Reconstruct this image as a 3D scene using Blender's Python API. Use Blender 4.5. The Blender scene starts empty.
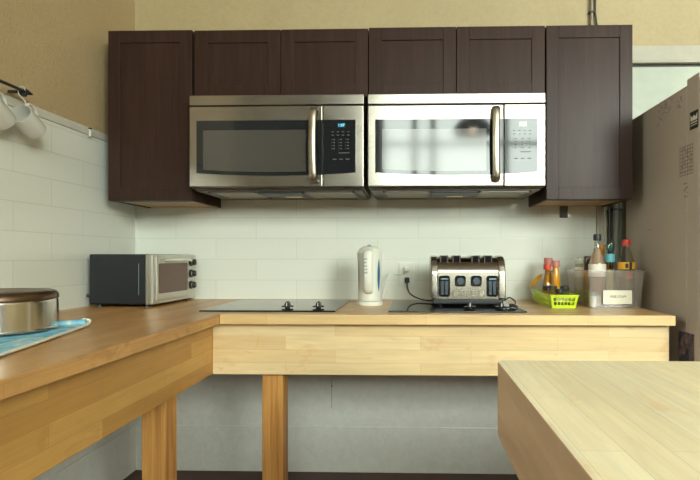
import bpy, bmesh, math, random
from mathutils import Vector, Matrix
random.seed(7)
S = bpy.context.scene
COL = S.collection

def lin(r, g, b):
    f = lambda c: (c/255/12.92) if c/255 <= .04045 else ((c/255+.055)/1.055)**2.4
    return (f(r), f(g), f(b), 1)

# ------------------------------------------------------------------ camera, sky, daylight, exposure
cam_d = bpy.data.cameras.new('camera')
cam = bpy.data.objects.new('camera', cam_d); COL.objects.link(cam)
cam.location = (0, -2.64, 1.10)
cam.rotation_euler = (math.radians(90), 0, math.radians(1.57))
cam_d.sensor_fit = 'HORIZONTAL'; cam_d.sensor_width = 36
cam_d.lens = 36*520/700
cam_d.shift_x = (350-399)/700; cam_d.shift_y = (256-240)/700
cam_d.clip_start = .02
S.camera = cam

w = bpy.data.worlds.new('sky'); S.world = w; w.use_nodes = True
w.node_tree.nodes['Background'].inputs[0].default_value = lin(226, 236, 236)
w.node_tree.nodes['Background'].inputs[1].default_value = 5.0

def area(name, loc, rot, sx, sy, power, col):
    l = bpy.data.lights.new(name, 'AREA'); l.shape = 'RECTANGLE'; l.size = sx; l.size_y = sy
    l.energy = power; l.color = col[:3]
    o = bpy.data.objects.new(name, l); COL.objects.link(o); o.location = loc; o.rotation_euler = rot
    return o
# daylight through the rear window; the far and left lights are added fill
area('daylight_rear_window', (.88, -6.86, 2.93), (math.radians(90), 0, 0), 2.9, 2.0, 76, (1, 1, .86))
area('added_fill_far', (3.55, -6.86, 2.95), (math.radians(90), 0, math.radians(8)), 2.1, 2.1, 380, (1, 1, .93))  # second source, added behind an invented window for more light from the right
area('added_fill_left', (-4.62, -5.1, 2.75), (math.radians(90), 0, math.radians(-90)), 2.2, 2.1, 230, (1, .99, .93))  # added behind an invented window to brighten the fridge side

S.view_settings.view_transform = 'Standard'; S.view_settings.look = 'None'
S.view_settings.gamma = 1; S.view_settings.use_curve_mapping = False
S.view_settings.exposure = 0.98
S.cycles.transparent_max_bounces = 40

# ------------------------------------------------------------------ material helpers
def new_mat(name):
    m = bpy.data.materials.new(name); m.use_nodes = True
    nt = m.node_tree; p = nt.nodes['Principled BSDF']
    return m, nt, p
def mat(name, col, rough=.5, metal=0, spec=.5, emit=None, es=0, coat=0):
    m, nt, p = new_mat(name)
    p.inputs['Base Color'].default_value = col; p.inputs['Roughness'].default_value = rough
    p.inputs['Metallic'].default_value = metal; p.inputs['Specular IOR Level'].default_value = spec
    p.inputs['Coat Weight'].default_value = coat
    if emit: p.inputs['Emission Color'].default_value = emit; p.inputs['Emission Strength'].default_value = es
    return m
def N(nt, t, **kw):
    n = nt.nodes.new(t)
    for k, v in kw.items(): setattr(n, k, v)
    return n
def mth(nt, op, a, b=None, clamp=False):
    n = N(nt, 'ShaderNodeMath', operation=op, use_clamp=clamp)
    for i, v in enumerate((a, b)):
        if v is None: continue
        if isinstance(v, (int, float)): n.inputs[i].default_value = v
        else: nt.links.new(v, n.inputs[i])
    return n.outputs[0]
def mixc(nt, fac, a, b, mode='MIX'):
    n = N(nt, 'ShaderNodeMix', data_type='RGBA', blend_type=mode)
    if isinstance(fac, (int, float)): n.inputs[0].default_value = fac
    else: nt.links.new(fac, n.inputs[0])
    for i, v in ((6, a), (7, b)):
        if isinstance(v, tuple): n.inputs[i].default_value = v
        else: nt.links.new(v, n.inputs[i])
    return n.outputs[2]
def noise(nt, vec, scale, detail=3, rough=.5, dist=0):
    n = N(nt, 'ShaderNodeTexNoise'); n.inputs['Scale'].default_value = scale
    n.inputs['Detail'].default_value = detail; n.inputs['Roughness'].default_value = rough
    n.inputs['Distortion'].default_value = dist
    nt.links.new(vec, n.inputs['Vector']); return n.outputs['Fac']
def ramp(nt, fac, stops):
    n = N(nt, 'ShaderNodeValToRGB'); e = n.color_ramp.elements
    while len(e) < len(stops): e.new(.5)
    for i, (p, c) in enumerate(stops): e[i].position = p; e[i].color = c
    nt.links.new(fac, n.inputs[0]); return n.outputs[0]
def coords(nt):
    t = N(nt, 'ShaderNodeTexCoord'); s = N(nt, 'ShaderNodeSeparateXYZ')
    nt.links.new(t.outputs['Object'], s.inputs[0]); return t.outputs['Object'], s.outputs
def comb(nt, x, y, z=0):
    c = N(nt, 'ShaderNodeCombineXYZ')
    for i, v in enumerate((x, y, z)):
        if isinstance(v, (int, float)): c.inputs[i].default_value = v
        else: nt.links.new(v, c.inputs[i])
    return c.outputs[0]
def bump(nt, p, h, strength, dist=.01):
    b = N(nt, 'ShaderNodeBump'); b.inputs['Strength'].default_value = strength; b.inputs['Distance'].default_value = dist
    nt.links.new(h, b.inputs['Height']); nt.links.new(b.outputs[0], p.inputs['Normal'])
G = lambda v: (v, v, v, 1)

def staves(name, c1, c2, L, W, axis, rough=.4, stains=None, spec=.5, gap=.0004, seed=0.0):
    """butcher block: glued staves along axis"""
    m, nt, p = new_mat(name)
    o, s = coords(nt)
    u, v = (s[0], mth(nt, 'ADD', s[1], s[2])) if axis == 'x' else (s[1], mth(nt, 'ADD', s[0], s[2]))
    u = mth(nt, 'ADD', u, 10+seed); v = mth(nt, 'ADD', v, 10+seed)
    b = N(nt, 'ShaderNodeTexBrick'); b.offset = .37; b.offset_frequency = 2; b.squash = 1
    nt.links.new(comb(nt, u, v), b.inputs['Vector'])
    b.inputs['Color1'].default_value = c1; b.inputs['Color2'].default_value = c2
    b.inputs['Mortar'].default_value = tuple(x*.55 for x in c1[:3])+(1,)
    b.inputs['Scale'].default_value = 1; b.inputs['Mortar Size'].default_value = gap
    b.inputs['Brick Width'].default_value = L; b.inputs['Row Height'].default_value = W
    b.inputs['Mortar Smooth'].default_value = .3
    g = noise(nt, comb(nt, mth(nt, 'MULTIPLY', u, 5), mth(nt, 'MULTIPLY', v, 90)), 1, 5, .6, .4)
    g = ramp(nt, g, [(.25, G(.88)), (.75, G(1.05))])
    c = mixc(nt, 1, b.outputs['Color'], g, 'MULTIPLY')
    g2 = noise(nt, comb(nt, mth(nt, 'MULTIPLY', u, 2.5), mth(nt, 'MULTIPLY', v, 9)), 1, 3, .5)
    c = mixc(nt, 1, c, ramp(nt, g2, [(.3, G(.88)), (.7, G(1.06))]), 'MULTIPLY')
    if stains:
        st = noise(nt, comb(nt, mth(nt, 'MULTIPLY', u, 5), mth(nt, 'MULTIPLY', v, 11)), 1.3, 5, .65, .6)
        c = mixc(nt, ramp(nt, st, [(.56, G(0)), (.72, G(.55))]), c, stains)
    nt.links.new(c, p.inputs['Base Color'])
    p.inputs['Roughness'].default_value = rough; p.inputs['Specular IOR Level'].default_value = spec
    bump(nt, p, g, .12, .002)
    return m
def grain(name, c1, c2, axis='z', scale=45, stretch=.06, rough=.4, spec=.5, detail=5, bs=.05):
    m, nt, p = new_mat(name)
    o, s = coords(nt)
    k = [1, 1, 1]; k['xyz'.index(axis)] = stretch
    v = comb(nt, *[mth(nt, 'MULTIPLY', s[i], k[i]) for i in range(3)])
    f = noise(nt, v, scale, detail, .6, .6); f2 = noise(nt, v, scale*.18, 2, .5, .5)
    c = ramp(nt, f, [(.3, c1), (.7, c2)])
    c = mixc(nt, 1, c, ramp(nt, f2, [(.3, G(.85)), (.7, G(1.12))]), 'MULTIPLY')
    nt.links.new(c, p.inputs['Base Color']); p.inputs['Roughness'].default_value = rough
    p.inputs['Specular IOR Level'].default_value = spec
    bump(nt, p, f, bs, .003)
    return m
def brushed(name, col, rough=.28, axis='x'):
    m, nt, p = new_mat(name)
    o, s = coords(nt)
    k = [60, 60, 60]; k['xyz'.index(axis)] = 1.2
    v = comb(nt, *[mth(nt, 'MULTIPLY', s[i], k[i]*6) for i in range(3)])
    f = noise(nt, v, 1, 3, .6)
    f2 = noise(nt, o, 5, 3, .5)
    nt.links.new(mixc(nt, 1, ramp(nt, f, [(.3, tuple(x*.9 for x in col[:3])+(1,)), (.7, col)]), ramp(nt, f2, [(.3, G(.9)), (.7, G(1))]), 'MULTIPLY'), p.inputs['Base Color'])
    p.inputs['Metallic'].default_value = 1
    r = mth(nt, 'ADD', mth(nt, 'MULTIPLY', f2, .14), rough-.07)
    nt.links.new(r, p.inputs['Roughness'])
    return m
def tiles(name, plane, ox, oz, off=.5):
    """glazed 4x16 inch tiles in running bond"""
    m, nt, p = new_mat(name)
    o, s = coords(nt)
    u = mth(nt, 'ADD', s[0] if plane == 'x' else s[1], ox); v = mth(nt, 'ADD', s[2], oz)
    b = N(nt, 'ShaderNodeTexBrick'); b.offset = off; b.offset_frequency = 2
    nt.links.new(comb(nt, u, v), b.inputs['Vector'])
    b.inputs['Color1'].default_value = lin(227, 229, 219); b.inputs['Color2'].default_value = lin(224, 226, 216)
    b.inputs['Mortar'].default_value = lin(206, 208, 197)
    b.inputs['Scale'].default_value = 1; b.inputs['Mortar Size'].default_value = .0016
    b.inputs['Brick Width'].default_value = .4155 if plane == 'x' else .396; b.inputs['Row Height'].default_value = .1067
    b.inputs['Mortar Smooth'].default_value = .6
    nt.links.new(b.outputs['Color'], p.inputs['Base Color'])
    p.inputs['Roughness'].default_value = .09
    n1 = noise(nt, o, 7, 2, .5)
    h = mth(nt, 'ADD', mth(nt, 'MULTIPLY', b.outputs['Fac'], -1), mth(nt, 'MULTIPLY', n1, .9))
    bump(nt, p, h, .22, .004)
    return m
def plaster(name, c1, c2, s1=38, st=.5, dist=.008):
    m, nt, p = new_mat(name)
    o, s = coords(nt)
    f = noise(nt, o, s1, 4, .6, .8); f2 = noise(nt, o, 2.2, 3, .5)
    c = ramp(nt, f2, [(.3, c1), (.7, c2)])
    c = mixc(nt, 1, c, ramp(nt, f, [(.3, G(.93)), (.7, G(1.03))]), 'MULTIPLY')
    nt.links.new(c, p.inputs['Base Color']); p.inputs['Roughness'].default_value = .55
    bump(nt, p, f, st, dist)
    return m
def clear(name, tint, gloss=.12, milky=0, mcol=None, rough=.04):
    m = bpy.data.materials.new(name); m.use_nodes = True; nt = m.node_tree; nt.nodes.clear()
    out = N(nt, 'ShaderNodeOutputMaterial'); tr = N(nt, 'ShaderNodeBsdfTransparent'); gl = N(nt, 'ShaderNodeBsdfGlossy')
    tr.inputs[0].default_value = tint; gl.inputs['Roughness'].default_value = rough
    lw = N(nt, 'ShaderNodeLayerWeight'); lw.inputs[0].default_value = .35
    mx = N(nt, 'ShaderNodeMixShader')
    nt.links.new(mth(nt, 'ADD', mth(nt, 'MULTIPLY', lw.outputs['Facing'], .45), gloss*.4, True), mx.inputs[0])
    src = tr.outputs[0]
    if milky:
        df = N(nt, 'ShaderNodeBsdfDiffuse'); df.inputs[0].default_value = mcol
        m2 = N(nt, 'ShaderNodeMixShader'); m2.inputs[0].default_value = milky
        nt.links.new(tr.outputs[0], m2.inputs[1]); nt.links.new(df.outputs[0], m2.inputs[2]); src = m2.outputs[0]
    nt.links.new(src, mx.inputs[1]); nt.links.new(gl.outputs[0], mx.inputs[2]); nt.links.new(mx.outputs[0], out.inputs[0])
    return m

M = {}
M['cab'] = grain('dark_cabinet_wood', lin(46, 31, 26), lin(60, 41, 34), 'z', 60, .05, .33, .13)
M['cabedge'] = grain('cabinet_underside_wood', lin(176, 138, 88), lin(198, 160, 106), 'x', 40, .06, .5)
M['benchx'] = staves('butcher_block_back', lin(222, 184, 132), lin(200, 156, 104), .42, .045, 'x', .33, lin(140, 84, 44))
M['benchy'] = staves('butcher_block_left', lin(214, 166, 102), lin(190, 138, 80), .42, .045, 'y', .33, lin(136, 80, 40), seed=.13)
M['apronx'] = staves('apron_back_lit', lin(238, 212, 164), lin(226, 194, 142), .52, .052, 'x', .4, lin(205, 150, 84), seed=.31)
M['aprony'] = staves('apron_left_shaded', lin(208, 162, 90), lin(186, 138, 70), .52, .052, 'y', .42, lin(170, 108, 52), seed=.2)  # same wood as the back apron, with the left run's shade in its colour
M['edgex'] = staves('worktop_edge_back', lin(232, 200, 146), lin(220, 184, 126), .6, .09, 'x', .36, None, seed=.3)
M['island'] = staves('maple_block', lin(246, 234, 200), lin(236, 220, 180), 1.3, .047, 'y', .5, lin(216, 176, 112), .3, .0003, seed=.02)
M['islandshade'] = grain('maple_block_shaded_side', lin(148, 118, 88), lin(170, 140, 108), 'y', 26, .12, .5, .3)  # brown shade of the block's sides is put into their colour
M['post'] = grain('pine_post', lin(150, 98, 48), lin(220, 164, 92), 'z', 34, .05, .5, .3, 6)
M['steel'] = brushed('brushed_steel', lin(164, 157, 147), .2, 'x')
M['ovensteel'] = mat('light_oven_steel', lin(196, 193, 184), .3, .9)
M['steelv'] = brushed('brushed_steel_handle', lin(176, 168, 152), .32, 'z')
M['chrome'] = mat('polished_steel', lin(205, 200, 188), .13, 1)
M['panel'] = mat('satin_toaster_panel', lin(150, 142, 130), .2, 1)
M['potsteel'] = brushed('pot_steel', lin(206, 202, 194), .17, 'x')
M['potbase'] = brushed('stained_pot_base', lin(122, 100, 84), .34, 'x')
M['black'] = mat('black_plastic', lin(34, 37, 40), .42)
M['blackgloss'] = mat('black_gloss', lin(26, 28, 32), .08)
M['ovenside'] = mat('oven_black_enamel', lin(27, 31, 37), .4)
M['glassdark'] = mat('oven_window_mesh', lin(70, 66, 62), .09, 0, .9)
M['glassblack'] = mat('microwave_glass_border', lin(24, 28, 32), .06, 0, .7)
M['hob'] = mat('ceramic_hob_glass', lin(28, 28, 30), .05, 0, .6)
M['under'] = mat('grey_painted_metal', lin(104, 98, 90), .4, .3)
M['filter'] = mat('aluminium_filter', lin(150, 138, 122), .42, .7)
M['white'] = mat('white_plastic', lin(226, 226, 214), .3)
M['ceramic'] = mat('white_glazed_ceramic', lin(212, 210, 202), .16)
M['trim'] = plaster('grey_white_trim_paint', lin(196, 192, 180), lin(204, 200, 188), 30, .08, .002)
M['casing'] = plaster('cream_casing_paint', lin(172, 166, 150), lin(180, 174, 158), 20, .08, .002)
M['door'] = plaster('pale_door_paint', lin(176, 182, 168), lin(186, 190, 176), 12, .05, .002)
M['stucco'] = plaster('tan_stucco', lin(184, 160, 120), lin(192, 168, 128), 75, .8, .010)
M['stuccob'] = plaster('yellow_tan_plaster', lin(168, 150, 110), lin(176, 158, 118), 50, .3, .005)
M['blockw'] = plaster('painted_block_wall', lin(226, 226, 218), lin(232, 232, 224), 26, .25, .004)
M['ceil'] = mat('ceiling_paint', lin(160, 154, 142), .8)
M['rear'] = mat('rear_wall_paint', lin(92, 85, 75), .8)
M['floor'] = plaster('dark_red_brown_floor', lin(72, 44, 42), lin(92, 62, 56), 16, .2, .003)
M['fridge'] = plaster('fridge_side_enamel', lin(168, 154, 138), lin(174, 160, 144), 90, .05, .001)
M['fridgedoor'] = mat('fridge_door_enamel', lin(206, 200, 178), .35)
M['mark'] = mat('dark_scuff', lin(100, 88, 78), .6)
M['ink'] = mat('black_ink', lin(38, 36, 34), .5)
M['fadeink'] = mat('faded_grey_ink', lin(122, 110, 98), .6)
M['paper'] = mat('paper_label', lin(226, 222, 200), .6)
M['lime'] = mat('lime_plastic', lin(196, 220, 40), .35)
M['lamp'] = mat('warm_hood_lamp', lin(225, 200, 150), .3, emit=lin(255, 214, 140), es=.35)
M['bulb'] = mat('pendant_bulb', lin(255, 235, 200), .3, emit=lin(255, 232, 196), es=14)
M['lcd'] = mat('cyan_display', lin(90, 190, 215), .3, emit=lin(110, 205, 230), es=.9)
M['lcdbg'] = mat('display_window', lin(22, 54, 70), .15)
M['lcdpale'] = mat('pale_display', lin(205, 214, 200), .25)
M['key'] = mat('keypad_print', lin(84, 86, 86), .5)
M['pipe'] = mat('grey_green_pipe_paint', lin(98, 98, 84), .4)
M['pipedark'] = mat('dark_pipe_paint', lin(56, 50, 46), .45)
M['conduit'] = mat('galvanised_conduit', lin(150, 140, 124), .4, .5)
M['red'] = mat('red_cap', lin(206, 66, 50), .4)
M['teal'] = mat('teal_cap', lin(20, 104, 110), .4)
M['sky'] = mat('light_blue_band', lin(110, 190, 206), .5)
M['yellow'] = mat('mustard_yellow', lin(226, 164, 26), .4)
M['amber'] = clear('amber_liquid', lin(250, 196, 80), .1, .75, lin(240, 172, 48))
M['glass'] = clear('clear_glass', lin(236, 238, 230), .14)
M['winglass'] = clear('window_glass', lin(244, 248, 246), .05)
M['brownglass'] = clear('brown_glass', lin(150, 100, 60), .14, .25, lin(110, 66, 36))
M['rose'] = clear('rose_liquid', lin(240, 216, 200), .1, .4, lin(238, 204, 184))
M['bin'] = clear('cloudy_clear_plastic', lin(250, 248, 246), .12, .10, lin(236, 230, 224), .12)
M['cream'] = mat('cream_powder', lin(226, 208, 158), .7)
M['pink'] = mat('pinkish_cap', lin(186, 120, 110), .45)
M['mauve'] = mat('mauve_wrapper', lin(168, 128, 140), .5)
M['salt'] = mat('salt_fill', lin(220, 216, 206), .8)
M['blue'] = mat('gauge_blue', lin(52, 104, 146), .2)
M['slate'] = mat('slate_slot', lin(128, 152, 164), .4)
M['bluegrey'] = mat('blue_grey_metal', lin(104, 120, 132), .22, .8)
M['orange'] = mat('orange_mark', lin(214, 140, 70), .5)

def cloth_mat():
    m, nt, p = new_mat('blue_tea_towel')
    o, s = coords(nt)
    f = noise(nt, o, 14, 3, .6, 1.2)
    c = ramp(nt, f, [(.3, lin(84, 160, 200)), (.52, lin(134, 194, 216)), (.66, lin(200, 220, 222))])
    nt.links.new(c, p.inputs['Base Color']); p.inputs['Roughness'].default_value = .9
    bump(nt, p, noise(nt, o, 400, 2, .5), .3, .001)
    return m
M['cloth'] = cloth_mat()
def floral_mat():
    m, nt, p = new_mat('floral_print')
    o, s = coords(nt)
    f = noise(nt, o, 26, 3, .5, 1.0)
    c = ramp(nt, f, [(.35, lin(40, 34, 34)), (.5, lin(74, 78, 82)), (.6, lin(120, 84, 78)), (.75, lin(170, 130, 118))])
    nt.links.new(c, p.inputs['Base Color']); p.inputs['Roughness'].default_value = .5
    return m
M['floral'] = floral_mat()

# ------------------------------------------------------------------ geometry helpers
def bx(bm, x0, x1, y0, y1, z0, z1, bev=0, seg=2, mtx=None, axis=None):
    b = bmesh.new(); bmesh.ops.create_cube(b, size=1)
    for v in b.verts:
        v.co = Vector(((x0+x1)/2+v.co.x*(x1-x0), (y0+y1)/2+v.co.y*(y1-y0), (z0+z1)/2+v.co.z*(z1-z0)))
    if bev:
        es = b.edges[:]
        if axis is not None: es = [e for e in es if abs((e.verts[0].co-e.verts[1].co).normalized()[axis]) > .9]
        bmesh.ops.bevel(b, geom=es, offset=bev, segments=seg, profile=.5, affect='EDGES', clamp_overlap=True)
    merge(bm, b, mtx)
def merge(bm, b, mtx=None):
    if mtx is not None: b.transform(mtx)
    me = bpy.data.meshes.new('t'); b.to_mesh(me); b.free(); bm.from_mesh(me); bpy.data.meshes.remove(me)
def lathe(bm, prof, n=40, mtx=None, sx=1, sy=1):
    """revolve (r, z) profile about z; r == 0 ends are closed"""
    b = bmesh.new(); rings = []
    for r, z in prof:
        if r < 1e-6: rings.append([b.verts.new((0, 0, z))])
        else: rings.append([b.verts.new((r*sx*math.cos(2*math.pi*i/n), r*sy*math.sin(2*math.pi*i/n), z)) for i in range(n)])
    for a, c in zip(rings, rings[1:]):
        for i in range(n):
            j = (i+1) % n
            if len(a) == 1 and len(c) == 1: continue
            if len(a) == 1: b.faces.new((a[0], c[j], c[i])) 
            elif len(c) == 1: b.faces.new((a[i], a[j], c[0]))
            else: b.faces.new((a[i], a[j], c[j], c[i]))
    bmesh.ops.recalc_face_normals(b, faces=b.faces[:])
    merge(bm, b, mtx)
def smooth_path(pts, k=8):
    P = [Vector(p) for p in pts]; out = []
    for i in range(len(P)-1):
        p0 = P[max(i-1, 0)]; p1 = P[i]; p2 = P[i+1]; p3 = P[min(i+2, len(P)-1)]
        for j in range(k):
            t = j/k
            out.append(.5*((2*p1)+(-p0+p2)*t+(2*p0-5*p1+4*p2-p3)*t*t+(-p0+3*p1-3*p2+p3)*t**3))
    out.append(P[-1]); return out
def tube(bm, pts, r, n=10, smooth=8, ry=None, up=(0, 0, 1), mtx=None):
    P = smooth_path(pts, smooth) if smooth else [Vector(p) for p in pts]
    b = bmesh.new(); rings = []; nrm = None
    for i, p in enumerate(P):
        t = (P[min(i+1, len(P)-1)]-P[max(i-1, 0)]).normalized()
        if nrm is None:
            nrm = Vector(up)
            if abs(nrm.dot(t)) > .95: nrm = Vector((1, 0, 0))
        nrm = (nrm-t*nrm.dot(t)).normalized(); bi = t.cross(nrm)
        rings.append([b.verts.new(p+nrm*r*math.cos(2*math.pi*k/n)+bi*(ry or r)*math.sin(2*math.pi*k/n)) for k in range(n)])
    for a, c in zip(rings, rings[1:]):
        for k in range(n): b.faces.new((a[k], a[(k+1) % n], c[(k+1) % n], c[k]))
    b.faces.new(rings[0][::-1]); b.faces.new(rings[-1])
    bmesh.ops.recalc_face_normals(b, faces=b.faces[:])
    merge(bm, b, mtx)
def prism(bm, poly, a0, a1, axis='x', bev=0, seg=2, mtx=None):
    """poly of 2-D points extruded along axis (x: (y,z), y: (x,z), z: (x,y))"""
    f = {'x': lambda a, p: (a, p[0], p[1]), 'y': lambda a, p: (p[0], a, p[1]), 'z': lambda a, p: (p[0], p[1], a)}[axis]
    b = bmesh.new()
    A = [b.verts.new(f(a0, p)) for p in poly]; B = [b.verts.new(f(a1, p)) for p in poly]
    b.faces.new(A); b.faces.new(B[::-1]); n = len(poly)
    for i in range(n): b.faces.new((A[i], B[i], B[(i+1) % n], A[(i+1) % n]))
    bmesh.ops.recalc_face_normals(b, faces=b.faces[:])
    if bev: bmesh.ops.bevel(b, geom=b.edges[:], offset=bev, segments=seg, profile=.5, affect='EDGES', clamp_overlap=True)
    merge(bm, b, mtx)
def rrect(x0, x1, z0, z1, r, n=5):
    out = []
    for cx, cz, a in ((x1-r, z1-r, 0), (x0+r, z1-r, 90), (x0+r, z0+r, 180), (x1-r, z0+r, 270)):
        for i in range(n+1):
            t = math.radians(a+90*i/n); out.append((cx+r*math.cos(t), cz+r*math.sin(t)))
    return out
def obj(name, bm, m, parent=None, smooth=True, label=None):
    me = bpy.data.meshes.new(name); bm.to_mesh(me); bm.free()
    me.materials.append(m)
    if smooth:
        me.polygons.foreach_set('use_smooth', [True]*len(me.polygons))
        me.set_sharp_from_angle(angle=math.radians(50))
    o = bpy.data.objects.new(name, me); COL.objects.link(o)
    if smooth:
        wn = o.modifiers.new('weighted_normal', 'WEIGHTED_NORMAL'); wn.keep_sharp = True; wn.weight = 100
    if parent: o.parent = parent
    if label: o['label'] = label
    return o
def tag(o, label, cat, group=None, loc=None):
    o['label'] = label; o['category'] = cat
    if group: o['group'] = group
    if loc: o.location = loc
    return o
def thing(name, label, cat, loc=(0, 0, 0), rotz=0, group=None):
    o = bpy.data.objects.new(name, None); COL.objects.link(o); o.empty_display_size = .05
    o.location = loc; o.rotation_euler = (0, 0, rotz)
    return tag(o, label, cat, group)
def dup(root, loc, rotz, label):
    r = root.copy(); COL.objects.link(r); r.location = loc; r.rotation_euler = (0, 0, rotz); r['label'] = label
    for ch in list(root.children):
        c = ch.copy(); COL.objects.link(c); c.parent = r
        for g in list(ch.children):
            d = g.copy(); COL.objects.link(d); d.parent = c
    return r
def B(): return bmesh.new()
def one(name, m, parent, *a, **k):
    smooth = k.pop('smooth', True); label = k.pop('label', None)
    bm = B(); bx(bm, *a, **k); return obj(name, bm, m, parent, smooth, label)
def text(name, s, size, loc, rot, m, parent, ext=.0003):
    c = bpy.data.curves.new('t', 'FONT'); c.body = s; c.size = size; c.align_x = 'CENTER'; c.align_y = 'CENTER'; c.extrude = ext
    t = bpy.data.objects.new('t', c); COL.objects.link(t)
    bpy.context.view_layer.update()
    me = bpy.data.meshes.new_from_object(t.evaluated_get(bpy.context.evaluated_depsgraph_get()))
    bpy.data.objects.remove(t); bpy.data.curves.remove(c)
    me.materials.clear(); me.materials.append(m); me.name = name
    o = bpy.data.objects.new(name, me); COL.objects.link(o)
    from mathutils import Euler
    me.transform(Matrix.Translation(loc) @ Euler(rot).to_matrix().to_4x4())
    o.parent = parent
    return o
def struct(o): o['kind'] = 'structure'; return o

# ------------------------------------------------------------------ room
CT = .88            # worktop height
XL = -1.43          # left wall face
struct(one('floor', M['floor'], None, -4.8, 6.0, -7.0, .2, -.1, 0))
struct(one('ceiling', M['ceil'], None, -4.8, 6.0, -7.0, .2, 4.15, 4.3))
wb = struct(one('wall_back', M['stuccob'], None, -1.6, 6.0, .008, .2, 0, 4.15))
one('tile_facing', tiles('back_tiles', 'x', 10*.4155+.596+.4155, 10*.1067-.1231+.0), wb, XL, .918, 0, .0085, .82, 1.664)
bm = B(); bx(bm, XL, .918, 0, .0085, 0, .86)
bx(bm, XL, .918, -.007, .004, 0, .232, .003)
obj('block_facing', bm, M['blockw'], wb)
bm = B(); bx(bm, -.416, -.4145, -.0009, .001, .325, .47); bx(bm, -.418, -.4125, -.0011, .001, .435, .442)
obj('crack', bm, M['ink'], wb)
wl = struct(one('wall_left', M['stucco'], None, -1.6, XL-.008, -2.3, .2, 0, 4.15))
one('tile_facing', tiles('left_tiles', 'y', 10*.396+.622, 10*.1067-.1231), wl, XL-.009, XL, -2.3, .008, .82, 1.632)
bm = B(); bx(bm, XL-.009, XL, -2.3, .008, 0, .86); bx(bm, XL-.009, XL+.006, -2.3, .006, 0, .232, .003)
obj('block_facing', bm, M['blockw'], wl)
bm = B(); prism(bm, [(XL-.01, 1.632), (XL+.006, 1.632), (XL+.006, 1.655), (XL+.002, 1.666), (XL-.01, 1.666)], -2.3, .0, 'y', .002)
struct(obj('trim_1', bm, M['trim']))
struct(one('wall_right', M['stuccob'], None, 5.85, 6.0, -7.0, .2, 0, 4.15))
for a in ((-7.0, -6.2, 0, 4.15), (-6.2, -4.0, 0, 1.7), (-6.2, -4.0, 3.8, 4.15), (-4.0, -2.15, 0, 4.15)):
    struct(one('wall_left', M['stuccob'], None, -4.8, -4.62, a[0], a[1], a[2], a[3]))
struct(one('wall_left', M['stuccob'], None, -4.8, -1.6, -2.3, -2.15, 0, 4.15))
# rear wall with tall mullioned window
for a in ((-4.8, -.55, 0, 4.15), (-.55, 2.3, 0, 1.95), (-.55, 2.3, 3.9, 4.15), (2.3, 2.55, 0, 4.15), (2.55, 4.55, 0, 1.85), (2.55, 4.55, 3.9, 4.15), (4.55, 6.0, 0, 4.15)):
    struct(one('wall_rear', M['rear'], None, a[0], a[1], -6.75, -6.6, a[2], a[3]))
def window(name, x0, x1, z0, z1, y, nx=3, nz=3, posts=None):
    root = bpy.data.objects.new(name, None); COL.objects.link(root); struct(root)
    bm = B()
    bx(bm, x0, x1, y-.05, y+.05, z0, z0+.07, .004); bx(bm, x0, x1, y-.05, y+.05, z1-.07, z1, .004)
    bx(bm, x0, x0+.07, y-.05, y+.05, z0, z1, .004); bx(bm, x1-.07, x1, y-.05, y+.05, z0, z1, .004)
    for x in posts or [x0+(x1-x0)*i/nx for i in range(1, nx)]:
        bx(bm, x-.045, x+.045, y-.04, y+.04, z0, z1, .004)
    for i in range(1, nz):
        z = z0+(z1-z0)*i/nz; bx(bm, x0, x1, y-.035, y+.035, z-.03, z+.03, .004)
    f = obj('window_frame', bm, M['trim'], root)
    g = one('window_pane', M['winglass'], root, x0+.02, x1-.02, y-.003, y+.003, z0+.02, z1-.02)
    return root
wl3 = window('added_window_left', -1.1, 1.1, 1.7, 3.8, 0, nz=2); wl3.location = (-4.58, -5.1, 0); wl3.rotation_euler = (0, 0, math.radians(90))  # invented window, added to let in fill light from the left
window('window_1', -.55, 2.3, 1.95, 3.9, -6.68, nz=2, posts=(.02, .32, 1.5))
window('added_window_far', 2.55, 4.55, 1.85, 3.9, -6.68, nz=2)  # invented window, added as a second light source on the right
# doorway casing and pale door behind the fridge
d = struct(bpy.data.objects.new('door_1', None)); COL.objects.link(d); d.location = (.918, 0, 0)
bm = B()
bx(bm, 0, .05, -.016, .012, 0, 2.148, .003); bx(bm, .012, .018, -.021, 0, 0, 2.06, .002); bx(bm, .03, .038, -.021, 0, 0, 2.06, .002)
bx(bm, 0, 1.1, -.020, .012, 2.062, 2.148, .003); bx(bm, 0, 1.1, -.030, 0, 2.058, 2.072, .003)
bx(bm, 1.0, 1.1, -.02, .012, 0, 2.148, .003)
obj('door_casing', bm, M['casing'], d)
one('door_gap_shadow', M['pipedark'], d, .05, 1.0, .001, .009, 2.035, 2.062)  # dark strip paints the shadow line under the casing head
one('door_slab', M['door'], d, .05, 1.0, -.004, .009, 0, 2.046, bev=.002)

# ------------------------------------------------------------------ built-in counter
AP = .642           # underside of the apron
c = thing('kitchen_counter', 'L-shaped butcher block counter with deep wooden apron and square posts along the tiled walls', 'counter', (XL, 0, 0))
def cb(name, m, x0, x1, y0, y1, z0, z1, bev=.003): return one(name, m, c, x0-XL, x1-XL, y0, y1, z0, z1, bev=bev)
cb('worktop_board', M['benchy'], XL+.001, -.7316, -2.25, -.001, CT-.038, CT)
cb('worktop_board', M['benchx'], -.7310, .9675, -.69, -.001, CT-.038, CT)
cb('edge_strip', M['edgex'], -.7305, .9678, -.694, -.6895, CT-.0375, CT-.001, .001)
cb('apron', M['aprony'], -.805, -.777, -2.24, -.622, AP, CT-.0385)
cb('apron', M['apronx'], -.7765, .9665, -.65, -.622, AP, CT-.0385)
for x0, x1, y0, y1 in ((-.885, -.806, -.97, -.885), (-.5915, -.508, -.621, -.54), (.87, .95, -.621, -.54), (-.885, -.806, -2.22, -2.14)):
    cb('leg', M['post'], x0, x1, y0, y1, 0, CT-.039, .004)

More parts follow.
